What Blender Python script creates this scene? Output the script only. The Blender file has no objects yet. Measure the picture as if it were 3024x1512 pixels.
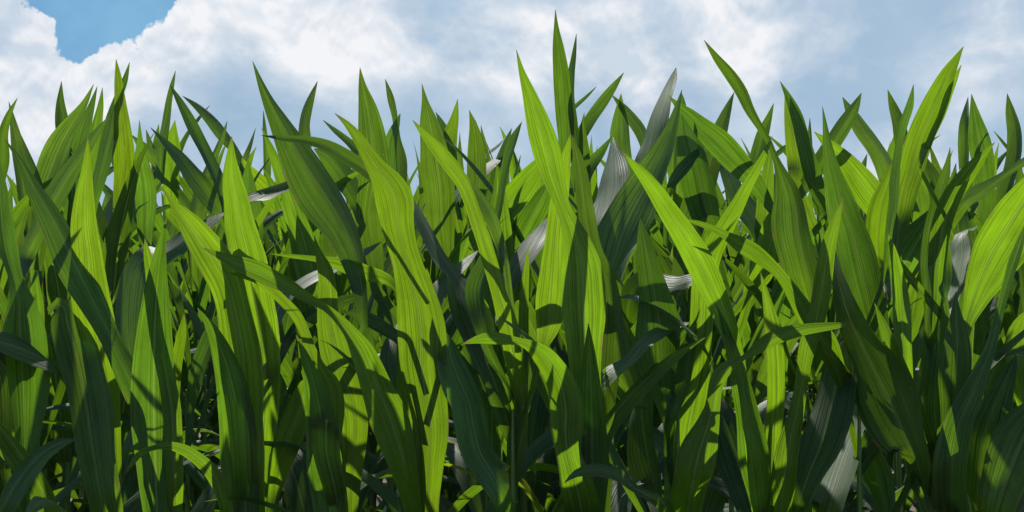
import bpy, math, random
from mathutils import Vector, Matrix, noise
R = math.radians
S = bpy.context.scene
COL = S.collection

# ---------------------------------------------------------------- camera
FPX = 4154.0                      # focal length in photo pixels (photo is 3024 wide)
CAM_Z = 1.45
PITCH = math.atan(136.0 / FPX)    # looking very slightly up
cd = bpy.data.cameras.new('camera'); cam = bpy.data.objects.new('camera', cd); COL.objects.link(cam)
cd.sensor_width = 36.0; cd.lens = 36.0 * FPX / 3024.0
cd.clip_start = 0.05; cd.clip_end = 6000
cam.location = (0, 0, CAM_Z); cam.rotation_euler = (R(90) + PITCH, 0, 0)
S.camera = cam
S.render.resolution_x = 1024; S.render.resolution_y = 512

# ---------------------------------------------------------------- light
SUN_EL = 37.0; SUN_AZ = -8.0      # sun stands behind the field, a touch to the left (degrees from +Y)
SUNV = Vector((math.sin(R(SUN_AZ)) * math.cos(R(SUN_EL)), math.cos(R(SUN_AZ)) * math.cos(R(SUN_EL)), math.sin(R(SUN_EL))))
ld = bpy.data.lights.new('sun', 'SUN'); ld.energy = 4.8; ld.angle = R(0.5); ld.color = (1.0, 0.955, 0.87)
sun = bpy.data.objects.new('sun', ld); COL.objects.link(sun)
sun.rotation_euler = SUNV.to_track_quat('Z', 'Y').to_euler()
S.view_settings.view_transform = 'Standard'; S.view_settings.look = 'None'
S.view_settings.exposure = 0.42; S.view_settings.gamma = 1.0

def ray(px, py):
    """photo pixel -> world direction with y = 1"""
    x = (px - 1512.0) / FPX; z = -(py - 756.0) / FPX
    c, s = math.cos(PITCH), math.sin(PITCH)
    v = Vector((x, c - z * s, s + z * c))
    return v / v.y
def at(px, py, Y):
    v = ray(px, py)
    return Vector((v.x * Y, Y, CAM_Z + v.z * Y))

# ---------------------------------------------------------------- world: sky with broken cloud
W = bpy.data.worlds.new('World'); S.world = W; W.use_nodes = True
nt = W.node_tree; nt.nodes.clear()
def N(t, kind, **kw):
    n = t.nodes.new(kind)
    for k, v in kw.items(): setattr(n, k, v)
    return n
def mth(t, op, a, b=None, clamp=False):
    n = N(t, 'ShaderNodeMath', operation=op); n.use_clamp = clamp
    for i, v in enumerate((a, b)):
        if v is None: continue
        if isinstance(v, (int, float)): n.inputs[i].default_value = v
        else: t.links.new(v, n.inputs[i])
    return n.outputs[0]
def ramp(t, val, stops, interp='LINEAR'):
    n = N(t, 'ShaderNodeValToRGB'); n.color_ramp.interpolation = interp
    cr = n.color_ramp
    while len(cr.elements) > 1: cr.elements.remove(cr.elements[-1])
    for i, (p, c) in enumerate(stops):
        e = cr.elements[0] if i == 0 else cr.elements.new(p)
        e.position = p; e.color = (c[0], c[1], c[2], 1) if not isinstance(c, (int, float)) else (c, c, c, 1)
    t.links.new(val, n.inputs[0]); return n.outputs[0]
def mix(t, f, a, b, blend='MIX'):
    n = N(t, 'ShaderNodeMix', data_type='RGBA', blend_type=blend)
    for k, v in ((0, f), (6, a), (7, b)):
        if isinstance(v, (int, float)): n.inputs[k].default_value = v
        elif isinstance(v, tuple): n.inputs[k].default_value = (*v, 1)
        else: t.links.new(v, n.inputs[k])
    return n.outputs[2]
sky = N(nt, 'ShaderNodeTexSky', sky_type='NISHITA'); sky.sun_disc = False
sky.sun_elevation = R(SUN_EL); sky.sun_rotation = R(SUN_AZ); sky.air_density = 1.1; sky.dust_density = 0.4; sky.ozone_density = 1.6
tc = N(nt, 'ShaderNodeTexCoord')
dirv = tc.outputs['Generated']
def fbm(scale, detail, rough, off=(0, 0, 0), dist=0.0, stretch=(1, 1, 1.0)):
    m = N(nt, 'ShaderNodeMapping'); m.inputs['Location'].default_value = off; m.inputs['Scale'].default_value = stretch
    nt.links.new(dirv, m.inputs[0])
    n = N(nt, 'ShaderNodeTexNoise'); n.inputs['Scale'].default_value = scale; n.inputs['Detail'].default_value = detail
    n.inputs['Roughness'].default_value = rough; n.inputs['Distortion'].default_value = dist
    nt.links.new(m.outputs[0], n.inputs['Vector']); return n.outputs['Fac']
def blob(dpx, dpy, rad, soft=1.0):
    """1 at a direction of the sky (given in 2576-wide photo units), falling to 0 at rad"""
    v = ray(dpx / 0.8519, dpy / 0.8519).normalized()
    d = N(nt, 'ShaderNodeVectorMath', operation='DISTANCE'); nt.links.new(dirv, d.inputs[0]); d.inputs[1].default_value = v
    return mth(nt, 'SUBTRACT', 1.0, mth(nt, 'DIVIDE', d.outputs['Value'], rad / 3538.0), clamp=True)
def summ(lst):
    o = lst[0]
    for q in lst[1:]: o = mth(nt, 'ADD', o, q)
    return o
edge = fbm(48.0, 10.0, 0.62, (3.1, 0.2, 1.7), 0.15)
fine = fbm(9.5, 12.0, 0.56, (0.4, 2.2, 5.1), 0.25, (1, 1, 1.5))
# clear blue opening between the clouds
hole = mth(nt, 'MULTIPLY', summ([blob(262, -45, 180), blob(222, 50, 92), blob(186, 105, 60), blob(318, 15, 84), blob(365, -50, 100), blob(180, 20, 50), blob(110, -30, 75)]), 1.0, True)
hole0 = hole
hole = mth(nt, 'ADD', hole, mth(nt, 'MULTIPLY', mth(nt, 'SUBTRACT', edge, 0.5), 1.5))
hole = mth(nt, 'MULTIPLY', ramp(nt, hole, [(0.24, 0.0), (0.36, 1.0)]), ramp(nt, hole0, [(0.0, 0.0), (0.03, 1.0)]))
# bright cumulus: left bank plus scattered heads
cum = summ([mth(nt, 'MULTIPLY', b, w) for b, w in [
    (blob(40, 120, 330), .95), (blob(330, 190, 300), .85), (blob(480, 60, 260), .62), (blob(640, 10, 200), .55), (blob(900, 10, 260), .5),
    (blob(840, 150, 260), .62), (blob(1050, 150, 150), .5), (blob(760, 160, 120), .35), (blob(1260, 130, 200), .42), (blob(1370, 190, 150), .45),
    (blob(1500, 90, 210), .52), (blob(1620, -10, 330), .50), (blob(1850, 40, 220), .5), (blob(1840, 110, 90), .4), (blob(1590, 260, 160), .5),
    (blob(2520, 100, 220), .42), (blob(2400, 380, 230), .6), (blob(1900, 420, 220), .55), (blob(2260, 30, 160), .25), (blob(1560, 120, 140), .35), (blob(0, 340, 260), .5), (blob(2120, 60, 220), .26), (blob(2260, 230, 220), .18), (blob(1180, 20, 160), .25)]])
cum = mth(nt, 'ADD', cum, mth(nt, 'MULTIPLY', mth(nt, 'SUBTRACT', fine, 0.5), 2.6))
cum = ramp(nt, cum, [(0.06, 0.0), (0.44, 0.36), (0.80, 1.0)])
shade = fbm(11.0, 8.0, 0.5, (7.7, 1.2, 0.3), 0.2)
K = 1.0
veil = mix(nt, ramp(nt, shade, [(0.28, 0.0), (0.74, 1.0)]), (0.32*K, 0.47*K, 0.64*K), (0.46*K, 0.60*K, 0.74*K))
# billows: brighter where the cloud thins towards its top, greyer underneath
b1 = fbm(16.0, 7.0, 0.5, (0.4, 2.2, 5.1), 0.2); b2 = fbm(16.0, 7.0, 0.5, (0.4, 2.2, 5.1 + 0.0055), 0.2)
lit = mth(nt, 'ADD', mth(nt, 'MULTIPLY', mth(nt, 'SUBTRACT', b1, b2), 1.9), shade)
whit = mix(nt, ramp(nt, lit, [(0.36, 0.0), (0.60, 1.0)]), (0.60*K, 0.69*K, 0.79*K), (0.90*K, 0.91*K, 0.94*K))
cloud = mix(nt, cum, veil, whit)
skys = N(nt, 'ShaderNodeVectorMath', operation='SCALE'); nt.links.new(sky.outputs[0], skys.inputs[0]); skys.inputs['Scale'].default_value = 0.15
thin = fbm(22.0, 6.0, 0.55, (1.3, 4.4, 2.2), 0.3)
blue = mix(nt, ramp(nt, thin, [(0.42, 0.0), (0.70, 0.6)]), mix(nt, 0.85, skys.outputs[0], (0.045, 0.25, 0.50)), (0.25, 0.52, 0.74))
sx = N(nt, 'ShaderNodeSeparateXYZ'); nt.links.new(dirv, sx.inputs[0])
# the cloud bank lies low over the field; overhead and behind the viewer the sky is clear
high = mth(nt, 'ADD', mth(nt, 'MULTIPLY', sx.outputs[2], 1.0), mth(nt, 'MULTIPLY', mth(nt, 'SUBTRACT', 0.75, sx.outputs[1]), 0.6))
high = mth(nt, 'ADD', high, mth(nt, 'MULTIPLY', mth(nt, 'SUBTRACT', fine, 0.5), 0.5))
tot = mix(nt, ramp(nt, high, [(0.38, 0.0), (0.62, 1.0)]), mix(nt, hole, cloud, blue), skys.outputs[0])
bg = N(nt, 'ShaderNodeBackground'); nt.links.new(tot, bg.inputs[0]); bg.inputs[1].default_value = 0.75
wo = N(nt, 'ShaderNodeOutputWorld'); nt.links.new(bg.outputs[0], wo.inputs[0])

# ---------------------------------------------------------------- materials
def leaf_material(name, dif, trans, tmix=0.5, rough=0.42):
    m = bpy.data.materials.new(name); m.use_nodes = True; t = m.node_tree; t.nodes.clear()
    uv = N(t, 'ShaderNodeUVMap'); uv.uv_map = 'UVMap'
    oi = N(t, 'ShaderNodeObjectInfo')
    sep = N(t, 'ShaderNodeSeparateXYZ'); t.links.new(uv.outputs[0], sep.inputs[0])
    rnd = oi.outputs['Random']
    def streak(su, sv, detail, k):
        c = N(t, 'ShaderNodeCombineXYZ')
        t.links.new(mth(t, 'MULTIPLY', sep.outputs[0], su), c.inputs[0])
        t.links.new(mth(t, 'MULTIPLY', sep.outputs[1], sv), c.inputs[1])
        t.links.new(mth(t, 'MULTIPLY', rnd, k), c.inputs[2])
        n = N(t, 'ShaderNodeTexNoise'); n.inputs['Scale'].default_value = 1.0; n.inputs['Detail'].default_value = detail
        t.links.new(c.outputs[0], n.inputs['Vector']); return n.outputs['Fac']
    veins = streak(36.0, 0.16, 0.6, 37.0)
    broad = streak(4.0, 2.2, 3.0, 91.0)
    fleck = streak(70.0, 60.0, 2.0, 55.0)
    vcol = ramp(t, veins, [(0.30, 0.66), (0.46, 0.96), (0.7, 1.16)])
    bcol = ramp(t, broad, [(0.28, 0.78), (0.7, 1.16)])
    both = mix(t, 1.0, vcol, bcol, 'MULTIPLY')
    # per-leaf hue shift
    def vary(c, amt):
        h = N(t, 'ShaderNodeHueSaturation'); h.inputs['Color'].default_value = (*c, 1)
        t.links.new(mth(t, 'ADD', 0.5 - amt * 0.5, mth(t, 'MULTIPLY', rnd, amt)), h.inputs['Hue'])
        r2 = mth(t, 'FRACT', mth(t, 'MULTIPLY', rnd, 17.3))
        t.links.new(mth(t, 'ADD', 0.78, mth(t, 'MULTIPLY', r2, 0.42)), h.inputs['Value'])
        return h.outputs[0]
    dc = mix(t, 1.0, vary(dif, 0.015), both, 'MULTIPLY')
    tcx = mix(t, 1.0, vary(trans, 0.015), both, 'MULTIPLY')
    # pale scuffs and specks
    sp = ramp(t, fleck, [(0.70, 0.0), (0.73, 1.0)])
    dc = mix(t, mth(t, 'MULTIPLY', sp, 0.6), dc, (0.35, 0.42, 0.16))
    tcx = mix(t, mth(t, 'MULTIPLY', sp, 0.5), tcx, (0.55, 0.62, 0.12))
    uv2 = N(t, 'ShaderNodeUVMap'); uv2.uv_map = 'Along'; sp2 = N(t, 'ShaderNodeSeparateXYZ'); t.links.new(uv2.outputs[0], sp2.inputs[0])
    # pale band along the rib
    rib = ramp(t, sp2.outputs[1], [(0.035, 1.0), (0.075, 0.0)])
    dc = mix(t, mth(t, 'MULTIPLY', rib, 0.55), dc, (0.24, 0.30, 0.15))
    tcx = mix(t, mth(t, 'MULTIPLY', rib, 0.3), tcx, (0.36, 0.44, 0.06))
    # dry brown point of the blade, and bitten / scorched flecks on the rim of some leaves
    e = mth(t, 'ADD', sp2.outputs[0], mth(t, 'MULTIPLY', mth(t, 'SUBTRACT', broad, 0.5), 0.05))
    dry = ramp(t, e, [(0.978, 0.0), (0.998, 1.0)])
    rim = mth(t, 'MULTIPLY', ramp(t, sp2.outputs[1], [(0.90, 0.0), (0.97, 1.0)]), ramp(t, streak(9.0, 3.5, 4.0, 13.0), [(0.56, 0.0), (0.62, 1.0)]))
    dry = mth(t, 'MAXIMUM', dry, rim)
    dc = mix(t, dry, dc, (0.16, 0.12, 0.07)); tcx = mix(t, mth(t, 'MULTIPLY', dry, 0.85), tcx, (0.20, 0.15, 0.05))
    # raised side veins
    bmp = N(t, 'ShaderNodeBump'); bmp.inputs['Strength'].default_value = 0.55; bmp.inputs['Distance'].default_value = 0.0028
    t.links.new(veins, bmp.inputs['Height'])
    p = N(t, 'ShaderNodeBsdfPrincipled'); t.links.new(dc, p.inputs['Base Color'])
    t.links.new(ramp(t, broad, [(0.3, rough - .07), (0.7, rough + .08)]), p.inputs['Roughness'])
    p.inputs['Specular IOR Level'].default_value = 0.24; p.inputs['Specular Tint'].default_value = (0.80, 1.0, 0.90, 1); t.links.new(bmp.outputs[0], p.inputs['Normal'])
    tr = N(t, 'ShaderNodeBsdfTranslucent'); t.links.new(tcx, tr.inputs[0]); t.links.new(bmp.outputs[0], tr.inputs['Normal'])
    mx = N(t, 'ShaderNodeMixShader'); mx.inputs[0].default_value = tmix
    t.links.new(p.outputs[0], mx.inputs[1]); t.links.new(tr.outputs[0], mx.inputs[2])
    o = N(t, 'ShaderNodeOutputMaterial'); t.links.new(mx.outputs[0], o.inputs[0])
    return m
M_LEAF = leaf_material('corn_leaf', (0.068, 0.120, 0.056), (0.128, 0.262, 0.006), 0.46, 0.56)
M_BACKLIT = leaf_material('backlit_corn_leaf', (0.070, 0.108, 0.034), (0.205, 0.375, 0.006), 0.48, 0.54)  # brighter, yellower copy of corn_leaf: glow of sun from behind put into the colour
M_OLD = leaf_material('yellowing_corn_leaf', (0.07, 0.10, 0.04), (0.30, 0.38, 0.008), 0.5)
M_FAR = leaf_material('distant_corn_leaf', (0.05, 0.095, 0.04), (0.18, 0.38, 0.008))
def plain(name, c1, c2, scale, rough, bump=0.3, dist=0.004, tr=0.0, stretch=(1, 1, 1)):
    m = bpy.data.materials.new(name); m.use_nodes = True; t = m.node_tree; p = t.nodes['Principled BSDF']
    tcc = N(t, 'ShaderNodeTexCoord'); mp = N(t, 'ShaderNodeMapping'); mp.inputs['Scale'].default_value = stretch
    t.links.new(tcc.outputs['Object'], mp.inputs[0])
    n = N(t, 'ShaderNodeTexNoise'); n.inputs['Scale'].default_value = scale; n.inputs['Detail'].default_value = 8; n.inputs['Roughness'].default_value = 0.6
    t.links.new(mp.outputs[0], n.inputs['Vector'])
    c = ramp(t, n.outputs['Fac'], [(0.3, c1), (0.7, c2)])
    t.links.new(c, p.inputs['Base Color']); p.inputs['Roughness'].default_value = rough
    b = N(t, 'ShaderNodeBump'); b.inputs['Strength'].default_value = bump; b.inputs['Distance'].default_value = dist
    t.links.new(n.outputs['Fac'], b.inputs['Height']); t.links.new(b.outputs[0], p.inputs['Normal'])
    if tr > 0:
        tl = N(t, 'ShaderNodeBsdfTranslucent'); t.links.new(c, tl.inputs[0])
        mx = N(t, 'ShaderNodeMixShader'); mx.inputs[0].default_value = tr
        t.links.new(p.outputs[0], mx.inputs[1]); t.links.new(tl.outputs[0], mx.inputs[2])
        t.links.new(mx.outputs[0], t.nodes['Material Output'].inputs[0])
    return m
def rib_material():
    m = bpy.data.materials.new('corn_midrib'); m.use_nodes = True; t = m.node_tree; t.nodes.clear()
    tcc = N(t, 'ShaderNodeTexCoord'); n = N(t, 'ShaderNodeTexNoise'); n.inputs['Scale'].default_value = 25; t.links.new(tcc.outputs['Object'], n.inputs['Vector'])
    c = ramp(t, n.outputs['Fac'], [(0.3, (0.45, 0.56, 0.20)), (0.7, (0.60, 0.70, 0.30))])
    d = N(t, 'ShaderNodeBsdfDiffuse'); t.links.new(ramp(t, n.outputs['Fac'], [(0.3, (0.20, 0.27, 0.12)), (0.7, (0.28, 0.35, 0.18))]), d.inputs[0])
    tl = N(t, 'ShaderNodeBsdfTranslucent'); t.links.new(c, tl.inputs[0]); tp = N(t, 'ShaderNodeBsdfTransparent')
    a = N(t, 'ShaderNodeMixShader'); a.inputs[0].default_value = 0.6; t.links.new(d.outputs[0], a.inputs[1]); t.links.new(tl.outputs[0], a.inputs[2])
    b = N(t, 'ShaderNodeMixShader'); b.inputs[0].default_value = 0.72; t.links.new(a.outputs[0], b.inputs[1]); t.links.new(tp.outputs[0], b.inputs[2])
    o = N(t, 'ShaderNodeOutputMaterial'); t.links.new(b.outputs[0], o.inputs[0]); return m
M_RIB = rib_material()
M_STALK = plain('corn_stalk', (0.07, 0.14, 0.03), (0.14, 0.22, 0.06), 30, 0.5, 0.3, 0.002, 0.0, (1, 1, 0.1))
M_SOIL = plain('soil', (0.07, 0.048, 0.032), (0.15, 0.11, 0.075), 3, 0.95, 0.9, 0.05)
M_GRASS = plain('far_ground', (0.04, 0.07, 0.02), (0.07, 0.10, 0.03), 0.05, 0.95)

# ---------------------------------------------------------------- ground
def put_uv(me, uvs):
    ul = me.uv_layers.new(name='UVMap'); u2 = me.uv_layers.new(name='Along')
    a, b = [], []
    for lp in me.loops:
        q = uvs[lp.vertex_index]; a += q[:2]; b += q[2:]
    me.uv_layers['UVMap'].data.foreach_set('uv', a); me.uv_layers['Along'].data.foreach_set('uv', b)
def mesh_obj(name, verts, faces, mat, parent=None, uvs=None, smooth=True):
    me = bpy.data.meshes.new(name); me.from_pydata(verts, [], faces)
    if uvs:
        put_uv(me, uvs)
    me.materials.append(mat)
    if smooth: me.polygons.foreach_set('use_smooth', [True] * len(me.polygons))
    o = bpy.data.objects.new(name, me); COL.objects.link(o)
    if parent: o.parent = parent
    return o
def build_ground():
    vs, fs = [], []
    xs = [-3000, -400, -60, -20] + [-12 + i * 0.2 for i in range(121)] + [20, 60, 400, 3000]
    ys = [-400, -20, 0] + [1.0 + j * 0.19 for j in range(100)] + [30, 60, 400, 3000]
    for y in ys:
        for x in xs:
            near = abs(x) < 13 and 0.5 < y < 21
            z = 0.0
            if near: z = 0.035 * noise.noise(Vector((x * 2.3, y * 2.3, 0))) + 0.02 * noise.noise(Vector((x * 9, y * 9, 3))) + 0.03 * math.cos((y - 2.8) / 0.76 * 2 * math.pi)
            vs.append((x, y, z))
    n = len(xs)
    for j in range(len(ys) - 1):
        for i in range(n - 1):
            fs.append((j * n + i, j * n + i + 1, (j + 1) * n + i + 1, (j + 1) * n + i))
    o = mesh_obj('ground', vs, fs, M_SOIL); o['kind'] = 'structure'
build_ground()

# ---------------------------------------------------------------- leaf surface
def sweep(cen, hws, crs, nrm, ncross, fold, ruffle, seed, rib=False):
    """cen: centre points, hws: half widths, crs/nrm: unit cross and normal vectors. Returns verts, faces, uvs (+ rib)."""
    rng = random.Random(seed); k1, k2 = rng.uniform(13, 22), rng.uniform(24, 38); p1, p2, p3 = [rng.uniform(0, 6.28) for _ in range(3)]
    sg = 1 if rng.random() < .5 else -1
    L = [0.0]
    for a, b in zip(cen, cen[1:]): L.append(L[-1] + (b - a).length)
    T = L[-1]; vs, uvs, fs = [], [], []
    for i, c in enumerate(cen):
        s = L[i] / T; hw = hws[i]
        env = min(1.0, s * 5) * min(1.0, (1 - s) * 3 + 0.1)
        fo = fold * (1.0 - 0.55 * s)
        for j in range(ncross + 1):
            u = -1 + 2 * j / ncross; au = abs(u)
            side = p1 if u > 0 else p2
            ruf = ruffle * env * au ** 2.5 * (math.sin(k1 * L[i] + side) + 0.45 * math.sin(k2 * L[i] + side * 2 + p3))
            gut = fo * (au ** 1.3)
            v = c + crs[i] * (u * hw * (1 - 0.12 * fo)) + nrm[i] * (hw * sg * gut + ruf * hw)
            vs.append(v); uvs.append((0.5 + 0.5 * u, L[i] * 6, s, au))
    n = ncross + 1
    for i in range(len(cen) - 1):
        for j in range(ncross):
            fs.append((i * n + j, i * n + j + 1, (i + 1) * n + j + 1, (i + 1) * n + j))
    if not rib: return vs, fs, uvs
    rv, rf = [], []
    m = int(len(cen) * 0.86)
    for i in range(m):
        s = i / m; r = min((0.0026 * (1 - s) ** 0.8 + 0.0005), hws[i] * 0.3)
        for a, b in ((1, 0), (0, 1), (-1, 0), (0, -1)):
            rv.append(cen[i] + crs[i] * (r * a * 0.75) + nrm[i] * (r * b * 0.8))
    for i in range(m - 1):
        for k in range(4):
            rf.append((i * 4 + k, i * 4 + (k + 1) % 4, (i + 1) * 4 + (k + 1) % 4, (i + 1) * 4 + k))
    return vs, fs, uvs, rv, rf

def catmull(pts, n):
    """pts: tuples; centripetal-ish resample to n samples spaced by chord of first two coords"""
    P = [pts[0]] + list(pts) + [pts[-1]]
    d = [0.0]
    for a, b in zip(pts, pts[1:]): d.append(d[-1] + math.hypot(b[0] - a[0], b[1] - a[1]) + 1e-6)
    out = []
    for k in range(n):
        q = d[-1] * (k / (n - 1)); i = 0
        while i < len(pts) - 2 and d[i + 1] < q: i += 1
        t = (q - d[i]) / (d[i + 1] - d[i])
        p0, p1, p2, p3 = P[i], P[i + 1], P[i + 2], P[i + 3]
        seg = d[i + 1] - d[i]
        dm = (d[i] - d[i - 1]) if i > 0 else seg
        dp = (d[i + 2] - d[i + 1]) if i + 2 < len(d) else seg
        r = []
        for c in range(len(p1)):
            m1 = ((p2[c] - p1[c]) / seg * dm + (p1[c] - p0[c]) / dm * seg) / (dm + seg) * seg if i > 0 else (p2[c] - p1[c])
            m2 = ((p3[c] - p2[c]) / dp * seg + (p2[c] - p1[c]) / seg * dp) / (dp + seg) * seg if i + 2 < len(d) else (p2[c] - p1[c])
            t2, t3 = t * t, t ** 3
            r.append((2*t3 - 3*t2 + 1) * p1[c] + (t3 - 2*t2 + t) * m1 + (-2*t3 + 3*t2) * p2[c] + (t3 - t2) * m2)
        out.append(tuple(r))
    return out
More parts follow.
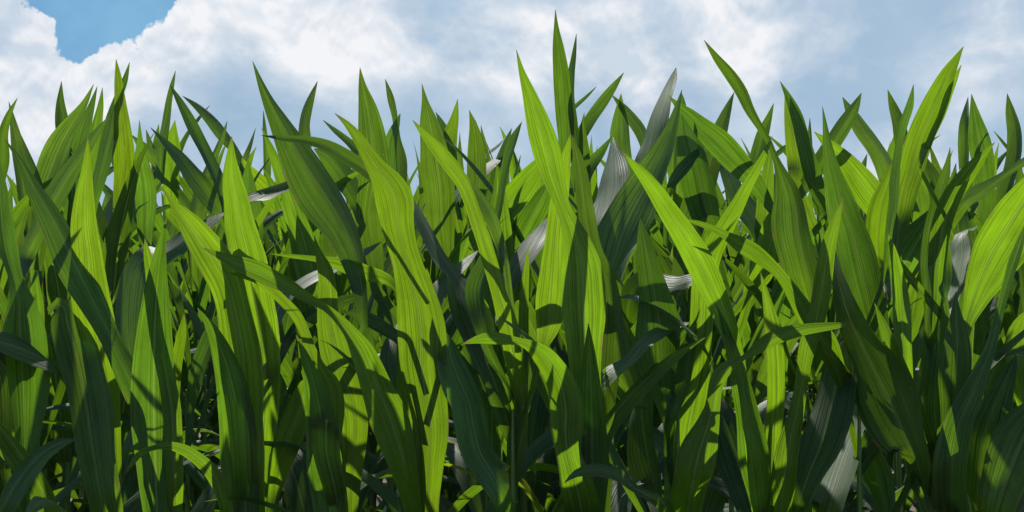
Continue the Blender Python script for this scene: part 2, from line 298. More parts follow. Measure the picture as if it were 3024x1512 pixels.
# ---------------------------------------------------------------- leaves seen one by one
# Each line: patch, plant (letter = front row, digit = row further back), tone of pose (B toward the viewer, M upright,
# D edge-on, G leaning back), offset in cm, t/b = points run from tip / base ; then x,y,half-width triples in patch units.
PATCH = {1: (0, 100), 2: (740, 100), 3: (1480, 0), 4: (2224, 100), 5: (0, 712), 6: (740, 712), 7: (1480, 712), 8: (2224, 712)}
TRACES = """
5 C M -8 b;712,1060,14;712,960,16;700,860,26;668,740,58;612,620,58;540,480,50;450,300,62;350,100,76;258,-85,62;155,-265,34;95,-385,15;22,-485,1
5 B B 2 b;560,1150,20;550,1000,26;535,800,36;500,600,66;455,400,88;420,200,85;412,60,70;398,-70,62;400,-200,46;412,-350,22;418,-495,1
5 B M -10 b;510,1500,60;498,1350,70;475,1200,80;450,1050,88;420,850,98;392,680,98;352,500,97;318,380,82;300,310,48;268,298,26;228,350,1
1 2 G 0 b;480,1250,20;500,1130,42;520,1000,62;530,900,82;570,790,55;620,690,24;655,608,1
1 2 G -2 b;600,980,20;625,840,28;675,725,20;745,638,1
1 2 M 0 b;-30,800,34;-30,700,34;-5,590,34;5,480,25;40,380,14;83,305,1
5 A M -6 b;150,1450,40;130,1250,46;120,1100,52;113,900,66;108,700,95;98,520,98;92,400,90;90,290,62;66,180,38;30,60,45;10,-80,42;0,-250,28;-12,-420,2
5 Z W -24 b;-200,520,20;-140,480,28;-60,465,34;0,478,40;100,510,44;200,552,40;270,592,24;325,635,1
1 2 M 0 t;72,430,1;90,480,10;110,560,30;140,640,38;175,730,34;220,900,20
1 3 D 0 t;292,225,1;285,330,20;290,420,32;300,520,38;320,640,34;340,800,24
1 2 M 4 t;445,240,1;400,340,18;345,430,36;300,510,48;255,620,56;215,740,52;190,860,34;170,980,20
1 3 M 0 t;462,250,1;440,330,14;410,430,26;385,520,32;360,620,32;340,760,24
1 3 B 0 t;487,255,1;478,340,14;462,430,24;450,540,34;445,640,38;440,780,30;440,900,20
1 2 B 2 t;552,120,1;560,200,16;570,320,27;580,440,40;588,560,50;590,660,50;575,760,38;560,900,24
1 2 D -4 t;616,135,1;592,220,14;562,300,20;540,380,30;522,470,40;500,560,42;468,680,34;440,790,22;430,900,14
1 A M 22 t;520,390,1;440,490,22;370,590,34;300,690,46;240,790,52;180,920,46;120,1050,40;80,1150,30;60,1280,20
1 3 D 0 t;835,175,1;822,240,10;803,340,16;790,440,20;775,540,24;765,700,20
1 2 D -6 b;1080,900,15;1060,800,22;1030,700,30;985,590,32;930,480,30;880,375,22;838,295,12;808,240,1
1 3 D 0 b;1240,760,20;1190,680,24;1150,610,20;1115,550,20;1070,490,26;1010,410,26;940,345,16;868,295,1
1 3 D 3 t;997,340,1;940,410,8;890,480,10;860,540,14;830,660,14
1 2 D -8 b;1110,980,20;1060,870,34;990,775,50;920,680,46;865,600,34;800,530,18;715,445,1
1 3 B 0 t;832,410,1;825,480,24;822,560,40;815,650,42;815,750,38;810,860,24
1 4 D 0 t;755,430,1;748,500,14;745,580,18;745,700,14
1 4 M 0 t;695,455,1;712,520,14;735,600,18;740,700,14
5 D B -10 b;1205,1400,72;1192,1200,76;1183,1000,82;1172,850,84;1160,650,100;1148,520,98;1128,400,88;1105,290,80;1075,190,84;1020,90,85;960,0,74;910,-70,58;862,-130,38;815,-190,14;775,-250,1
5 D B 3 b;1225,1400,26;1235,1200,40;1248,1000,50;1262,800,64;1255,600,78;1232,400,92;1205,250,92;1180,100,90;1160,0,78;1140,-80,72;1125,-185,60;1105,-285,48;1098,-405,22;1102,-500,1
6 F B -16 b;800,1500,35;772,1250,44;738,1100,62;700,950,85;655,820,92;605,700,76;562,590,66;525,510,56;480,440,36;420,370,24;350,312,18;270,270,24;190,220,34;110,180,42;30,140,46;-50,110,38;-140,72,20;-231,30,1
6 E B 2 b;470,1450,35;475,1250,38;485,1080,50;494,950,58;495,860,64;480,760,72;440,640,74;405,530,72;382,430,62;368,330,50;368,230,42;355,140,36;325,60,18;302,-25,1
6 E B -8 b;440,1450,30;420,1280,46;390,1130,58;362,1020,62;358,900,76;362,780,82;352,690,72;318,610,42;285,520,28;255,430,24;215,350,26;160,290,24;100,235,24;40,190,18;-40,165,12;-110,150,1
2 E M 6 b;545,1400,18;530,1220,34;512,1110,55;488,1020,72;450,930,84;400,840,97;330,730,100;260,620,88;195,510,68;140,410,48;85,310,28;45,220,14;10,130,1
6 F B -4 b;850,1450,40;845,1250,46;850,1060,66;855,900,84;835,750,97;814,600,108;812,450,116;800,340,106;778,230,88;745,110,72;715,0,72;695,-100,82;685,-190,92;655,-265,78;605,-340,50;560,-410,36;515,-485,28;455,-560,14;400,-608,1
6 F B 5 b;810,1150,14;790,1020,30;765,900,48;742,780,50;722,660,30;712,540,10
2 F M -2 b;680,800,10;635,740,18;580,680,30;520,630,34;440,580,36;360,535,28;260,508,20;150,497,12;50,483,1
2 2 B 4 t;520,160,1;530,250,20;552,350,45;568,450,62;580,560,72;590,650,74;572,760,70;560,850,62;570,960,55;590,1060,45;600,1220,30
2 3 M 0 t;318,225,1;290,290,14;262,370,24;250,440,26;250,520,34;235,680,30
2 2 D 0 t;345,410,1;400,460,12;470,520,18;530,580,25;600,650,26;660,760,20
2 3 D 0 t;640,215,1;665,300,16;688,400,14;702,500,16;718,600,28;718,700,30;715,820,20
2 3 M -4 t;712,378,1;695,430,16;675,500,30;668,580,36;670,660,34;680,800,22
2 2 B 2 t;815,238,1;830,320,16;850,420,45;870,520,62;885,620,76;900,720,78;906,820,74;910,920,68;922,1020,50;935,1120,30;950,1260,20
2 3 M 0 t;880,372,1;905,420,14;930,480,22;960,560,24;970,700,20
2 3 B 0 t;985,310,1;970,400,20;950,480,34;945,560,36;955,640,34;960,760,24
2 2 B 6 t;1040,362,1;1060,440,20;1070,520,36;1075,620,46;1075,720,46;1065,820,36;1055,940,24
2 4 D 0 t;1095,435,1;1110,520,12;1125,600,14;1130,700,14
2 3 G 0 t;1220,485,1;1170,540,8;1120,580,10;1060,640,10
2 2 G -4 t;1218,550,1;1150,610,18;1080,670,22;1000,745,26;950,810,22;900,900,14
6 G B -6 b;1290,850,30;1270,680,40;1252,540,46;1222,400,47;1180,250,37;1140,110,36;1105,-10,36;1070,-110,34;1040,-200,32;1005,-280,34;950,-360,38;890,-435,33;830,-505,20;770,-575,1
2 G M 5 b;1215,1100,16;1180,980,26;1135,860,32;1085,780,28;1040,720,22;990,640,8
6 G G -10 b;1250,950,30;1195,780,42;1155,660,44;1110,540,52;1078,410,82;1050,310,88;1000,200,46;930,100,42;870,0,40;830,-80,42;790,-160,30;755,-225,4
6 G D -14 b;1255,1420,30;1215,1250,44;1160,1120,75;1090,1000,85;1060,880,82;1040,770,75;1000,680,78;960,580,66;940,500,48;925,430,4
7 H B -20 b;400,1450,60;375,1250,86;345,1120,74;315,1010,62;303,900,82;305,790,86;285,690,72;245,610,60;195,545,48;140,500,28;80,478,18;20,470,26;-40,462,30;-110,468,20;-186,490,1
3 2 B 2 t;258,45,1;262,130,12;272,230,28;285,340,38;295,450,42;305,560,44;310,660,38;305,780,28;300,920,18
3 2 D 0 t;358,160,1;348,260,12;335,370,18;332,460,20;345,560,22;360,680,20
7 H B -12 b;430,1450,50;424,1250,56;418,1000,64;410,800,76;402,640,74;398,480,88;395,350,104;390,230,106;384,120,94;365,20,70;335,-70,48;300,-150,36;272,-230,42;245,-316,56;220,-416,66;190,-516,62;160,-616,48;128,-716,30;98,-806,15;72,-911,1
7 G B 6 b;150,700,14;190,520,22;222,410,56;236,280,74;246,150,66;255,0,50;270,-150,46;290,-300,36;310,-420,20;330,-510,1
7 H M 2 b;470,1400,40;466,1100,55;472,850,62;482,650,76;495,480,70;502,320,64;475,150,56;440,50,44;415,-50,42;398,-150,40;385,-250,36;372,-350,30;355,-430,18;335,-506,1
3 2 B -4 t;395,535,1;388,620,16;395,700,24;400,780,26;410,900,20
3 H D 14 b;430,1620,20;455,1450,40;500,1330,66;540,1220,92;575,1110,108;625,1000,108;685,890,86;735,790,66;780,690,46;815,590,26;840,500,12;860,425,1
3 2 G 0 t;832,318,1;800,400,24;765,490,36;735,580,42;710,680,44;685,760,42;655,850,34;600,1000,20
3 2 W -8 t;528,650,1;525,740,30;515,830,60;508,910,75;488,990,60;460,1060,38;440,1130,20;430,1240,14
3 3 M 0 t;570,445,1;568,530,26;572,620,46;578,720,48;592,820,40;600,920,24
3 3 M 0 t;525,450,1;580,510,18;620,560,26;665,620,30;700,720,26;730,830,20
3 2 M 4 t;583,345,1;530,420,18;480,490,26;430,560,28;385,640,30;350,740,22
3 3 M 0 t;452,413,1;400,465,8;350,510,10;300,570,10
3 2 B -2 b;1290,1000,20;1200,860,44;1100,745,62;1030,672,64;950,600,46;890,540,28;840,500,16;795,455,1
3 2 M -4 t;857,440,1;865,480,10;868,560,24;890,660,52;920,760,74;945,860,87;965,950,86;985,1030,68;1010,1090,35;1030,1220,18
3 3 M 0 t;860,560,1;838,640,16;825,720,24;820,800,24;820,920,16
7 J B -10 b;1260,1450,40;1240,1250,52;1215,1050,48;1185,880,36;1162,760,28;1145,660,28;1122,560,36;1090,440,42;1050,330,52;1000,220,62;950,110,68;900,20,62;850,-60,55;790,-150,48;735,-235,40;680,-310,30;625,-370,16;578,-424,1
7 I B 4 b;830,1450,50;850,1200,62;870,1000,74;892,850,80;920,720,76;945,600,62;955,450,56;962,320,56;970,200,58;990,100,52;1030,0,48;1075,-80,42;1120,-160,36;1165,-250,28;1215,-340,22;1260,-430,12;1290,-500,1
7 I M -4 b;805,1020,12;797,880,26;782,745,54;768,620,82;762,500,100;750,380,93;730,260,77;710,150,60;690,50,44;672,-40,24;660,-110,1
7 I D -9 t;912,225,1;917,350,12;908,450,28;890,560,42;868,680,42;830,790,32;800,870,18;790,1000,12
7 I W -16 b;1000,560,8;930,460,10;858,394,10;810,345,24;755,305,34;700,278,26;640,265,12;580,262,8;520,287,1
7 H G -22 b;440,800,20;480,690,32;545,625,36;610,570,34;660,510,32;720,455,34;790,415,24;850,397,14;908,386,1
7 H W 10 b;1010,280,20;960,200,22;900,185,26;830,210,40;760,208,48;690,195,52;630,235,58;603,320,48;600,380,26;606,425,1
7 I B -24 b;870,1450,60;888,1280,77;915,1130,92;942,1000,90;982,880,58;1008,780,36;1020,700,34;1045,630,38;1090,590,28;1140,562,12;1198,525,24;1260,480,34;1350,440,35;1440,420,28;1530,408,22;1610,400,14;1672,393,1
7 J G -5 b;1225,1420,40;1195,1280,70;1160,1150,90;1120,1030,100;1090,930,92;1060,850,62;1040,780,32;1028,725,1
7 I G 6 b;745,1350,18;735,1180,36;705,1060,75;682,930,87;668,820,68;665,740,50;638,650,42;610,560,38;590,460,34;565,380,30;545,300,20;525,230,2
7 I M -30 b;860,1320,20;760,1242,30;690,1205,22;620,1165,20;570,1118,30;500,1092,32;420,1088,28;350,1108,16;300,1150,1
5 D B -26 b;1060,1420,16;1062,1280,22;1045,1180,30;1010,1105,34;945,1040,30;870,992,26;790,972,18;725,985,12;680,1000,14;635,1045,14;593,1110,1
5 A D -26 b;-60,1400,30;10,1270,46;70,1160,50;135,1075,48;205,1005,38;290,958,24;365,942,1
5 C B -6 t;688,-15,1;700,60,18;715,150,25;728,260,30;740,370,31;755,480,32;775,580,36;795,680,40;812,780,44;820,880,44;825,1000,44;832,1200,38;835,1400,24
5 C B 5 t;875,345,1;866,430,20;850,520,26;838,600,26;830,720,26;825,860,20
5 C G 8 b;700,860,18;660,700,30;640,590,44;625,480,66;622,350,80;635,210,80;660,110,66;705,60,50;770,60,46;840,20,44;900,-30,38;980,-80,28;1040,-120,12;1080,-140,1
5 C M 9 b;905,950,14;912,800,20;935,660,40;975,540,42;1025,420,34;1082,295,1
6 D B 5 b;90,1350,16;118,1160,38;150,1030,58;190,920,66;225,820,62;255,730,50;278,670,34;292,615,4
6 F B 6 b;740,290,14;690,220,18;650,185,26;560,158,38;480,130,38;400,105,28;310,86,14;200,73,10;95,60,1
6 D G 8 b;60,560,20;90,430,26;125,340,34;165,270,36;230,210,32;300,165,26;380,130,22;460,90,18;540,50,16;622,2,1
6 F M 7 b;760,560,14;700,460,26;640,418,32;570,375,34;500,345,20;428,338,1
6 D M 12 b;140,560,16;190,450,26;250,385,36;320,340,38;400,300,30;470,275,22;548,262,1
6 F W 8 b;700,900,20;695,760,34;678,680,46;660,600,50;658,520,42;675,450,26;694,395,1
6 F B 7 t;838,128,1;845,200,20;860,270,27;870,330,22;880,450,16
6 G W 8 t;1085,40,1;1020,100,20;960,160,28;905,220,36;880,290,30;868,400,16
2 G D 8 t;1290,418,1;1255,500,20;1225,600,20;1205,700,17;1190,800,16;1170,900,20;1150,1000,26;1125,1100,42;1090,1200,56;1095,1320,44;1120,1450,24
2 2 B 0 b;985,1200,14;1020,1060,36;1080,950,54;1150,880,60;1220,810,66;1290,730,64;1350,650,46;1410,590,26;1465,550,1
3 2 D -4 t;92,738,1;62,860,12;40,960,18;10,1060,20;-10,1160,14
3 2 B 3 t;235,850,1;190,950,50;140,1040,62;95,1130,62;60,1240,42;35,1360,20
7 G G 8 b;-20,400,12;15,250,26;60,150,46;110,70,56;150,0,50;190,-60,30;218,-110,1
7 G B 8 t;128,28,1;120,130,14;110,250,22;106,350,24;106,450,24;112,620,18
4 K M -4 b;305,1420,40;288,1280,60;265,1170,86;238,1060,93;215,950,98;205,850,94;182,750,68;142,660,32;108,580,14;75,500,14;32,429,16;-8,359,22;-48,269,28;-108,179,27;-168,109,18;-233,29,1
4 3 M 0 t;98,330,1;75,400,16;50,470,30;30,550,34;10,640,34;0,780,24
4 3 D 0 t;205,500,1;150,540,12;100,580,12;0,640,14;-90,720,12
4 2 B 4 t;82,540,1;72,640,26;62,740,38;55,840,40;40,920,34;20,1040,22
4 2 B 2 b;-30,1300,20;0,1200,46;35,1130,62;66,1050,66;84,970,60;98,890,44;122,800,2
4 2 M 0 t;128,225,1;165,300,16;200,390,30;225,480,34;250,570,36;272,660,38;300,750,34;340,840,22;365,940,14
4 2 B 6 t;150,255,1;170,340,22;185,440,36;200,540,44;208,620,44;200,700,26
8 K M 4 b;650,760,26;618,600,46;590,450,72;565,340,90;540,230,102;520,150,108;498,60,105;472,-40,90;440,-135,75;408,-235,58;378,-345,38;358,-445,24;344,-545,12;330,-640,1
4 4 D 0 t;270,400,1;271,480,10;275,560,14;278,700,12
4 2 M 0 t;515,280,1;480,350,24;430,430,38;380,510,40;330,590,42;270,680,42;220,750,32;160,860,18
4 2 M 6 t;425,300,1;470,370,24;520,450,36;575,520,42;625,600,50;665,690,50;710,800,30
4 2 B 0 t;290,465,1;350,520,24;420,590,42;480,665,58;540,750,72;605,830,72;680,900,60;745,960,40;800,1050,20
4 3 M 0 t;640,265,1;665,340,20;695,420,32;712,500,36;720,600,26
4 K M -8 b;610,1200,10;632,1060,14;650,900,18;668,800,22;670,720,24;680,620,20;695,520,18;718,420,20;745,340,18;763,240,1
4 L B 10 t;1000,60,1;965,120,18;925,190,36;890,270,52;850,360,62;805,460,64;770,560,64;745,660,62;715,760,60;700,850,52;690,940,34;680,1080,20
4 L B 9 t;990,148,1;958,210,14;925,280,22;890,370,26;850,450,28;815,540,20;790,640,10
4 K B 14 b;640,1260,20;610,1120,40;595,1000,54;600,900,62;615,800,54;640,720,38;665,640,20;692,555,1
4 3 D 0 b;900,940,30;870,800,46;840,700,46;812,620,28;785,540,1
4 2 B 0 t;760,630,1;790,740,38;800,820,44;795,900,38;780,1020,20
4 L M 0 t;937,540,1;925,620,14;905,700,28;880,800,34;858,900,37;842,1000,37;832,1100,34;832,1200,28;835,1300,22;830,1450,16
4 L B 2 b;860,1440,14;868,1240,30;878,1100,42;890,980,46;912,880,48;950,780,46;1010,690,42;1070,610,28;1110,560,14;1150,515,1
4 L B 4 t;965,615,1;950,700,18;925,800,24;905,920,26;900,1050,40;905,1160,40;910,1250,14
4 3 D 0 t;1022,300,1;1010,400,20;1006,500,24;1005,600,24;1008,720,20
4 3 B 0 t;1038,285,1;1055,400,28;1072,500,48;1090,600,52;1102,700,44;1110,800,38;1112,920,24
4 3 D 0 t;1208,283,1;1225,370,22;1248,470,34;1250,560,38;1230,660,36;1200,760,36;1170,850,24;1150,960,16
4 4 D 0 t;1145,462,1;1185,510,7;1225,560,8;1260,640,8
4 2 M -8 b;930,940,15;960,860,32;1010,790,36;1080,745,38;1150,700,24;1220,650,18;1300,600,20;1370,550,10;1420,520,1
8 M B 2 b;990,560,14;1012,400,26;1050,270,64;1090,160,100;1140,50,122;1200,-50,122;1262,-150,110;1320,-240,82;1380,-330,48;1440,-420,1
8 J B -14 b;120,1450,45;140,1200,62;165,1000,56;200,850,40;225,720,32;242,600,34;260,500,42;295,400,42;322,280,44;340,150,42;358,30,36;385,-70,26;408,-140,14;428,-205,1
8 J B 0 t;35,148,1;55,230,14;75,320,26;95,420,40;105,520,44;110,620,42;110,750,42;100,900,40;90,1100,38;80,1350,24
8 K G -24 b;850,1320,16;795,1100,30;748,980,78;690,850,118;630,720,132;570,600,120;510,480,105;460,370,88;425,260,62;400,160,38;385,60,15;374,-10,1
8 J D -11 b;180,1420,30;215,1260,46;268,1100,62;318,980,86;355,850,100;385,720,94;402,620,86;415,540,56;432,470,2
8 K G -8 b;330,1420,50;368,1250,76;408,1120,82;450,1000,76;488,900,72;518,800,52;535,730,30;541,675,1
8 K M 2 b;640,1400,24;620,1240,48;592,1130,66;566,1050,66;548,970,46;530,895,2
8 L D -8 b;965,1400,60;932,1180,74;902,1020,86;872,900,86;862,780,80;868,640,70;880,520,60;885,400,50;880,300,28;872,185,1
8 L M -13 t;963,240,1;965,340,24;970,440,52;970,540,70;965,640,74;960,740,62;950,840,48;940,950,42;930,1120,30
8 L M -18 b;955,1450,70;942,1200,78;952,1000,76;985,850,64;1040,730,54;1090,610,38;1130,510,27;1158,400,23;1185,290,21;1215,180,22;1245,80,24;1272,0,18;1305,-100,1
8 K D 4 b;700,820,20;725,670,34;768,550,36;812,450,24;842,340,14;852,240,10;850,140,1
8 K B -4 t;640,-35,1;665,40,15;685,130,25;700,240,37;710,360,43;712,480,43;722,600,38;740,760,24
4 2 B -2 b;615,1400,16;645,1260,50;690,1150,76;740,1060,80;790,970,62;830,890,36;862,815,1
4 L W 12 b;945,1400,26;950,1250,42;965,1130,48;982,1030,38;985,960,24;1025,935,12;1068,915,1
8 M D -10 b;1060,1450,60;1062,1220,86;1080,1040,96;1110,880,96;1150,770,72;1190,680,46;1225,600,26;1252,540,1
8 M D -20 b;1120,1450,60;1160,1270,92;1205,1130,112;1255,1000,120;1315,880,110;1385,780,60;1450,700,5
8 M G -26 t;1158,545,1;1220,535,18;1290,530,24;1360,560,26;1420,640,18
8 M B 0 b;1290,800,24;1268,660,42;1252,550,46;1255,450,46;1290,370,30;1335,310,1
5 A D 3 b;20,1100,24;15,920,38;12,760,48;0,640,44;-35,530,2
5 B B 8 t;172,130,1;170,220,24;175,300,34;185,390,28;195,520,18
3 2 G -2 t;970,645,1;1030,720,16;1080,810,28;1120,900,42;1170,990,52;1215,1070,54;1245,1160,32;1270,1280,18
8 K B -6 b;440,760,15;392,590,42;335,475,60;275,385,50;215,290,40;165,210,30;120,150,26;60,95,34;0,50,40;-60,15,38;-110,-15,25;-180,-55,16;-260,-85,12;-338,-106,1
3 3 B 0 t;735,860,1;800,920,24;860,985,30;905,1050,22
3 2 M -4 t;972,683,1;910,750,22;862,810,30;822,865,24;790,950,14
3 2 M -5 t;527,648,1;480,720,20;430,790,30;408,850,24;390,950,14
2 D G 6 b;-80,920,15;-20,810,26;60,775,30;140,740,24;220,705,16;304,678,1
2 2 B -8 t;152,698,1;110,780,12;60,860,17;20,930,18;-10,1040,14
2 2 B 4 t;225,640,1;250,760,32;270,860,54;275,950,56;268,1050,44;262,1180,24
2 2 M 2 t;150,540,1;165,640,24;185,750,36;200,850,38;222,1000,26;240,1140,16
2 2 B 6 t;368,860,1;375,960,30;380,1060,30;385,1200,20
2 2 M 6 t;300,545,1;370,585,42;425,645,56;472,710,52;512,800,36;540,920,20
1 2 B 2 t;663,410,1;666,520,16;672,620,38;688,720,50;694,820,48;692,920,38;690,1050,22
1 3 M 0 t;625,480,1;690,545,26;740,590,32;790,645,28;840,740,20
1 4 D 0 t;1252,365,1;1256,470,12;1262,570,18;1265,700,16
1 3 D 0 t;1215,450,1;1190,530,9;1160,620,15;1138,720,14
1 2 B 4 t;1180,590,1;1180,700,28;1198,800,40;1214,900,40;1225,1040,24
1 3 B 0 t;1150,590,1;1210,680,34;1275,755,46;1335,850,42;1380,980,22
1 2 D -2 t;1080,415,1;1055,490,12;1020,570,17;985,650,26;945,750,36;920,860,32;905,1000,18
"""
FRONT_LABEL = {
 'Z': 'front corn plant at the left edge with a gleaming striped leaf pointing inward',
 'A': 'front corn plant near the left edge with one broad upright blade and drooping bottom leaf',
 'B': 'front corn plant at left with huge dark blade, rounded top, beside a bright spear leaf',
 'C': 'front corn plant at left with long blade crossing down and a grey bent-over leaf',
 'D': 'front corn plant with tall dark blade whose upper half glows, small arched leaf below it',
 'E': 'front corn plant with glowing striped blades under the huge leaf slanting up left',
 'F': 'front corn plant left of centre with the brightest wavy blade and long leaf reaching left',
 'G': 'front corn plant at centre with narrow curved blade and blue-grey leaf crossing behind it',
 'H': 'front corn plant below the tallest tips with short arched leaf folding over at its left',
 'I': 'front corn plant right of centre with a twisted leaf pointing level to the right',
 'J': 'front corn plant with bright blade slanting down right, crossing another to form an X',
 'K': 'front corn plant with long dark blade running diagonally and a thin leaf arching high above',
 'L': 'front corn plant at right with the tallest right-hand blade, its tip split in two',
 'M': 'front corn plant at the right edge with very wide glowing blade and dark leaves below',
}
HERO_LABEL = {
 '2:5': 'second row corn plant cut by the left edge, slim tip leaning right',
 '2:8': 'second row corn plant at far left with one broad tip leaning right under the cloud',
 '3:9': 'third row corn plant at far left with a dark slate tip between green ones',
 '2:3': 'second row corn plant at left with two crossed tips just below the blue sky gap',
 '3:16': 'third row corn plant with single dark narrow upright tip right of the blue gap',
 '4:22': 'fourth row corn plant at left showing only two short dark tips low against cloud',
 '2:161': 'second row corn plant with thin grey-green tip just left of the tall bright spear leaf',
 '3:19': 'third row corn plant at left with short bright upright leaf and thin slanting tips',
 '4:157': 'fourth row corn plant with lone thin dark tip left of the huge slanting leaf',
 '2:17': 'second row corn plant with long narrow leaf arching up left to a sharp point',
 '3:18': 'third row corn plant with curved tip standing right of the huge slanting leaf',
 '2:151': 'second row corn plant covered by the huge slanting leaf, bright pieces showing beneath it',
 '3:36': 'third row corn plant with thin curling tip right of the wide centre-left spear',
 '2:33': 'second row corn plant with two wide upright spears left of centre against blue cloud',
 '3:39': 'third row corn plant with two small upright tips between the paired wide spears',
 '4:42': 'fourth row corn plant left of centre with a lone needle tip beside a blunt spear',
 '2:41': 'second row corn plant left of centre with blunt upright spear and broad leaf leaning right',
 '2:50': 'second row corn plant at centre with the highest tip and a pale grey blade',
 '3:62': 'third row corn plant right of the highest tip with one thin slanting point',
 '3:59': 'third row corn plant right of centre with dark upright tip above the pale grey blade',
 '2:57': 'second row corn plant right of centre with tall grey blade leaning right into the sky',
 '3:65': 'third row corn plant tucked behind the tall grey leaning blade, little of it showing',
 '2:64': 'second row corn plant right of centre with wide upright blade behind the bright crossing leaves',
 '3:98': 'third row corn plant with short bright tip under the long lone arching leaf',
 '2:63': 'second row corn plant with wide leaf slanting up left and paired tips at right',
 '4:105': 'fourth row corn plant at right with a single tiny tip left of the tapered spear',
 '3:109': 'third row corn plant with one tip left of the tall split-tipped blade',
 '2:107': 'second row corn plant at right with leaf slanting left whose tip makes a small V',
 '3:114': 'third row corn plant at right with paired upright tips right of the split-tipped blade',
 '2:123': 'second row corn plant at the right edge with nearly level leaf reaching inward',
 '3:121': 'third row corn plant at the right edge with one dark slate upright tip',
 '4:122': 'fourth row corn plant at the right edge with only a thin slanting needle showing',
}
HEROES = []
ORD = ['first', 'second', 'third', 'fourth', 'fifth', 'sixth', 'seventh', 'eighth', 'ninth', 'tenth', 'eleventh', 'twelfth', 'thirteenth']
ROW_LABEL = {r: 'corn plant in the %s row back, seen only in pieces between nearer plants' % ORD[r] for r in range(1, 12)}
# ---------------------------------------------------------------- rows of plants
ROW0, ROWD = 2.8, 0.76
FRONT_X = {'Z': -150, 'A': 58, 'B': 240, 'C': 418, 'D': 625, 'E': 842, 'F': 1064, 'G': 1291, 'H': 1495, 'I': 1700, 'J': 1945, 'K': 2155, 'L': 2387, 'M': 2600}
def new_plant(x, y, label, group):
    o = bpy.data.objects.new('corn_plant', None); COL.objects.link(o); o.location = (x, y, 0); o.empty_display_size = 0.05
    o['label'] = label; o['category'] = 'corn plant'
    if group: o['group'] = group
    return o
def stalk_geo(h, seed, lean=(0, 0)):
    rng = random.Random(seed); vs, fs = [], []
    rings = []
    z, node = 0.0, 0
    zs = [0.0]
    while z < h:
        step = 0.10 + 0.012 * node; node += 1
        zs += [z + step * .12, z + step * .5, z + step * .92, z + step]; z += step
    for i, z in enumerate(zs):
        t = z / zs[-1]; r = 0.0125 * (1 - t) ** 0.6 + 0.003
        if i % 4 in (0,): r *= 1.22
        for k in range(8):
            a = k / 8 * 2 * math.pi
            vs.append((lean[0] * t * t + math.cos(a) * r * 1.1, lean[1] * t * t + math.sin(a) * r, z - 0.03))
    for i in range(len(zs) - 1):
        for k in range(8):
            fs.append((i * 8 + k, i * 8 + (k + 1) % 8, (i + 1) * 8 + (k + 1) % 8, (i + 1) * 8 + k))
    fs.append(tuple(range((len(zs) - 1) * 8, len(zs) * 8)))
    return vs, fs

# ---- generic leaf meshes (local: grows from the origin out towards +X and up)
def generic_leaf(L, wmax, a0, droop, twist, seed, n=26, nc=6):
    rng = random.Random(seed); p = Vector((0, 0, 0)); cen, hws, crs, nrm = [], [], [], []
    a = a0; az = 0.0; side = rng.uniform(-.5, .5)
    for i in range(n):
        s = i / (n - 1)
        d = Vector((math.sin(a) * math.cos(az), math.sin(a) * math.sin(az), math.cos(a)))
        cen.append(p.copy())
        w = wmax * (min(1, 0.32 + 1.5 * s) if s < .45 else 1.0) * max(0.0, 1 - max(0, (s - .38) / .62) ** 1.55)
        hws.append(max(w * .5, 0.0006))
        flat = Vector((-math.sin(az), math.cos(az), 0)); nn = d.cross(flat).normalized()
        ph = twist * s * s
        crs.append((flat * math.cos(ph) + nn * math.sin(ph)).normalized()); nrm.append((nn * math.cos(ph) - flat * math.sin(ph)).normalized())
        p = p + d * (L / (n - 1))
        a += droop * (s ** 1.3) * 2.2 / (n - 1) + rng.uniform(-.01, .01); az += side / (n - 1)
    return sweep(cen, hws, crs, nrm, nc, 0.42, 0.13, seed)
def mk_mesh(name, geo, mat):
    vs, fs, uvs = geo[:3]
    me = bpy.data.meshes.new(name); me.from_pydata(vs, [], fs)
    put_uv(me, uvs)
    me.materials.append(mat); me.polygons.foreach_set('use_smooth', [True] * len(me.polygons)); return me
UPR, ARC, MID = [], [], []
for k in range(9):
    r = random.Random(100 + k)
    UPR.append(mk_mesh('leaf', generic_leaf(r.uniform(.50, .66), r.uniform(.062, .085), r.uniform(.04, .16), r.uniform(.1, .5), r.uniform(-1.2, 1.2), k), M_LEAF if k % 3 else M_BACKLIT))
for k in range(10):
    r = random.Random(200 + k)
    MID.append(mk_mesh('leaf', generic_leaf(r.uniform(.60, .78), r.uniform(.078, .10), r.uniform(.22, .42), r.uniform(.5, 1.3), r.uniform(-1.2, 1.2), 20 + k), M_LEAF))
for k in range(10):
    r = random.Random(300 + k)
    ARC.append(mk_mesh('leaf', generic_leaf(r.uniform(.66, .86), r.uniform(.08, .10), r.uniform(.4, .7), r.uniform(1.3, 2.4), r.uniform(-.9, .9), 40 + k), M_LEAF if k < 9 else M_OLD))
STALKS = []
for k in range(4):
    vs, fs = stalk_geo(1.42, k, (random.Random(k).uniform(-.03, .03), random.Random(k + 9).uniform(-.03, .03)))
    me = bpy.data.meshes.new('stalk'); me.from_pydata(vs, [], fs); me.materials.append(M_STALK)
    me.polygons.foreach_set('use_smooth', [True] * len(me.polygons)); STALKS.append(me)

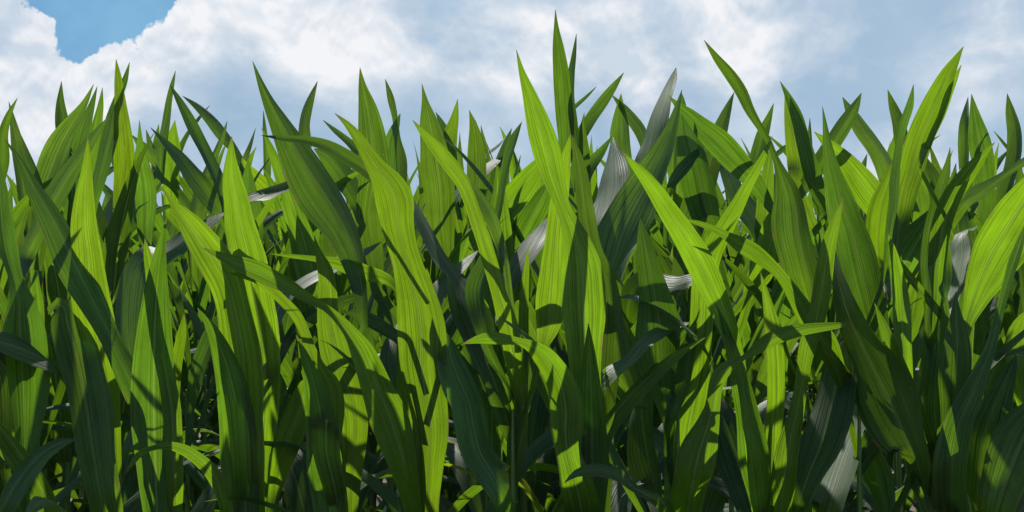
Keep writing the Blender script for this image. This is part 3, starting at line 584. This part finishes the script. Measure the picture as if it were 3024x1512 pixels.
def link(name, me, parent, loc=(0, 0, 0), rot=(0, 0, 0), sc=1.0):
    o = bpy.data.objects.new(name, me); COL.objects.link(o); o.parent = parent
    o.location = loc; o.rotation_euler = rot; o.scale = (sc, sc, sc); return o
def clothe(root, rng, top=1.0, upright=True, hmax=1.30, lo=0.25, plane=None):
    """stalk plus leaves on alternate sides"""
    st = link('stalk', rng.choice(STALKS), root, (0, 0, 0), (0, 0, rng.uniform(0, 6.28)), top * (1.0 if upright else 0.82))
    base = rng.uniform(0, math.pi) if plane is None else plane
    z, k = lo, 0
    while z < hmax * top:
        az = base + (k % 2) * math.pi + rng.uniform(-.45, .45)
        t = z / (1.42 * top)
        me = rng.choice(ARC) if t < .62 else rng.choice(MID)
        link('leaf', me, root, (0, 0, z), (rng.uniform(-.12, .12), rng.uniform(-.1, .1), az), rng.uniform(.85, 1.08) * top)
        z += rng.uniform(.115, .15); k += 1
    if upright:
        for j in range(5):
            az = base + (k % 2) * math.pi + rng.uniform(-.7, .7); k += 1
            link('leaf', rng.choice(UPR), root, (0, 0, (1.14 + .05 * j) * top), (rng.uniform(-.14, .14), rng.uniform(-.10, .14), az), rng.uniform(.78, 1.0) * top)

# ---- traced leaves
def traced_leaf(root, spec, rowY, seed):
    patch, plant, tone, off, order, pts = spec
    ox, oy = PATCH[patch]; k = 800 / 1288.0
    P = [(ox + x * k, oy + y * k, max(w * k, 0.5)) for x, y, w in pts]
    if order == 't': P = P[::-1]
    front = plant.isalpha()
    plen = sum(math.hypot(b[0] - a[0], b[1] - a[1]) for a, b in zip(P, P[1:])) / FPX * rowY
    rng = random.Random(seed)
    dy = {'B': -0.10, 'M': 0.02, 'D': 0.12, 'G': 0.44, 'W': 0.75}[tone] * plen / 0.5 + rng.uniform(-.03, .03)
    if off <= -14: dy = min(dy, 0.3)
    n = max(16, min(60, int(plen / 0.014)))
    C = catmull(P, n)
    # the sheath end runs back to the stalk
    y0 = rowY + off / 100.0
    cen, hwp = [], []
    for i, (x, y, w) in enumerate(C):
        s = i / (n - 1)
        e = min(1.0, s / 0.25); e = e * e * (3 - 2 * e)
        Y = rowY + (off / 100.0) * e + dy * s ** 1.25 + 0.010 * math.sin(s * 7 + seed)
        cen.append(at(x, y, Y)); hwp.append(max(w, .35) / FPX * Y)
    b = cen[0]; sx, sy = root.location.x, root.location.y
    low = Vector((sx, sy, max(0.25, b.z - max(0.12, abs(b.x - sx) * 1.2))))
    pre = [low.lerp(b, q) for q in (0.0, 0.33, 0.66)]
    for q, v in zip((0, .33, .66), pre): pass
    cen = pre + cen; hwp = [min(hwp[0], 0.011), min(hwp[0], 0.016), min(hwp[0], .02)] + hwp
    crs, nrm = [], []
    cp = cam.location
    # roll of the blade about its rib: chosen so the sun strikes the back (lit through) or the visible face
    best = None; straight = math.hypot(P[-1][0] - P[0][0], P[-1][1] - P[0][1]) / FPX * rowY > 0.88 * plen
    tm = (cen[-1] - cen[len(cen) // 3]).normalized(); vm = (cen[len(cen) // 2] - cp).normalized()
    c0 = tm.cross(vm).normalized(); 
    for r in (-48, -38, -28, -18, -8, 8, 18, 28, 38, 48) + ((-64, -56, 56, 64) if tone in 'GW' and straight else ()):
        q = Matrix.Rotation(R(r), 3, tm) @ c0; nf = q.cross(tm).normalized()
        if nf.dot(vm) > 0: nf = -nf
        v = nf.dot(SUNV)
        sc = {'G': v - abs(r) * .002, 'W': v, 'B': -v - abs(r) * .006, 'M': -abs(v + .45) - abs(r) * .004, 'D': -abs(v + .15) - abs(r) * .003}[tone] + rng.uniform(0, .12)
        if best is None or sc > best[0]: best = (sc, r)
    roll = best[1]; tw = rng.uniform(-16, 16)
    m = len(cen)
    for i in range(m):
        a, b2 = cen[max(0, i - 1)], cen[min(m - 1, i + 1)]
        T = (b2 - a).normalized(); V = (cen[i] - cp).normalized()
        c = T.cross(V).normalized() if not crs or True else None
        if crs and c.dot(crs_raw) < 0: c = -c
        crs_raw = c
        ang = R(roll + tw * (2 * i / m - 1))
        # follow the rib's own side of each tangent
        q = Matrix.Rotation(ang, 3, T) @ c
        crs.append(q); nrm.append(q.cross(T).normalized()); hwp[i] = hwp[i] * 1.01 / max(.42, math.cos(ang))
    fold = rng.choice((.15, .25, .35, .5)) if tone in 'BMD' else .12; geo = sweep(cen, hwp, crs, nrm, 10, fold, 0.10, seed, True)
    inv = -root.location
    vs = [v + inv for v in geo[0]]; rv = [v + inv for v in geo[3]]
    if tone == 'B' and front and rng.random() < .85: mat = M_BACKLIT  # blades meant to look sun-struck from behind take the brightened colour
    elif tone == 'B' and rng.random() < .3: mat = M_BACKLIT
    else: mat = M_LEAF
    o = mesh_obj('leaf', vs, geo[1], mat, root, geo[2])
    mesh_obj('midrib', rv, geo[4], M_RIB, o)
    return o

SPECS = []
for ln in TRACES.strip().splitlines():
    head, *pp = ln.strip().split(';'); h = head.split()
    SPECS.append((int(h[0]), h[1], h[2], float(h[3]), h[4], [tuple(map(float, q.split(','))) for q in pp]))
rng = random.Random(7)
front = {}
for key, dx in FRONT_X.items():
    x = (dx / 0.8519 - 1512) / FPX * ROW0
    p = new_plant(x, ROW0 + rng.uniform(-.02, .02), FRONT_LABEL[key], 'corn plants in the front row of the field')
    clothe(p, rng, 1.0, False, 0.98, 0.22); front[key] = p
# rows behind
rows = {}
TOTAL = 300 - len(front)
plan = []
for r in range(1, 12):
    Y = ROW0 + ROWD * r; half = Y * 0.364 + (0.32 if r < 4 else 0.15); x = -half + rng.uniform(0, .15); rows[r] = []
    while x < half:
        plan.append((r, x, Y + rng.uniform(-.05, .05))); x += rng.uniform(.165, .225)
for r, x, Y in plan[:TOTAL]: rows[r].append([x, Y, []])
LASTROW = plan[TOTAL - 1][0] if len(plan) > TOTAL else 11
for i, sp in enumerate(SPECS):
    if sp[1].isalpha(): continue
    r = int(sp[1]) - 1; ox, oy = PATCH[sp[0]]; bx = (sp[5][-1] if sp[4] == 't' else sp[5][0])[0]
    X = ((ox + bx * 800 / 1288.0) - 1512) / FPX * (ROW0 + ROWD * r)
    min(rows[r], key=lambda q: abs(q[0] - X))[2].append(i)
for r, lst in rows.items():
    for x, Y, lv in lst:
        rg = random.Random(int(x * 1000) + r * 77)
        if lv:
            key = '%d:%d' % (r + 1, min(lv))
            p = new_plant(x, Y, HERO_LABEL.get(key, 'corn plant in row %d with leaf tips against the sky' % (r + 1)), 'corn plants of row %d behind the front' % (r + 1))
            clothe(p, rg, 0.99, False, 1.40, 0.3)
            for i in lv:
                traced_leaf(p, SPECS[i], Y, i)
            HEROES.append((key, len(lv), x, Y))
        else:
            top = rg.uniform(.98, 1.06) if r < 3 else rg.uniform(1.05, 1.15)
            p = new_plant(x, Y, ROW_LABEL[r], 'corn plants of row %d behind the front' % (r + 1))
            clothe(p, rg, top, True, 1.30, 0.3 if r < 5 else 0.5)
for i, sp in enumerate(SPECS):
    if sp[1].isalpha(): traced_leaf(front[sp[1]], sp, front[sp[1]].location.y, i)

# ---- the rest of the field beyond the rows one can tell apart: one mass
def far_field():
    rg = random.Random(99); vs, fs, uvs = [], [], []
    srcs = [(m, [v.co.copy() for v in m.vertices], [tuple(p.vertices) for p in m.polygons]) for m in (UPR[0], UPR[3], MID[2], MID[5], ARC[1])]
    lo = []
    for k in range(6):
        r = random.Random(k + 70)
        lo.append(generic_leaf(r.uniform(.55, .75), .085, r.uniform(.05, .4), r.uniform(.2, 1.2), r.uniform(-1, 1), 70 + k, 9, 2))
    y = ROW0
    while y < 30:
        solo = y < ROW0 + ROWD * (LASTROW + .5)          # these rows carry single plants in the middle
        lim = y * 0.364 + (0.50 if y < 5.8 else 0.32) if solo else 0.0
        x = -y * .4 - 3.0
        while x < y * .4 + 3.0:
            if abs(x) < lim: x = lim + .05
            top = rg.uniform(.94, 1.04)
            for j in range(7):
                g = lo[rg.randrange(6)]; a = rg.uniform(0, 6.28); ca, sa = math.cos(a) * top, math.sin(a) * top; z0 = rg.uniform(.7, 1.28) if j else 1.28
                b = len(vs)
                for v in g[0]: vs.append((x + v.x * ca - v.y * sa, y + v.x * sa + v.y * ca, z0 + v.z * top))
                fs.extend(tuple(q + b for q in f) for f in g[1]); uvs.extend(g[2])
            x += rg.uniform(.2, .3)
        y += ROWD
    o = mesh_obj('corn_field', vs, fs, M_FAR, None, uvs); o['kind'] = 'stuff'
    o['label'] = 'far mass of green corn behind the rows that can be told apart'; o['category'] = 'corn field'
far_field()
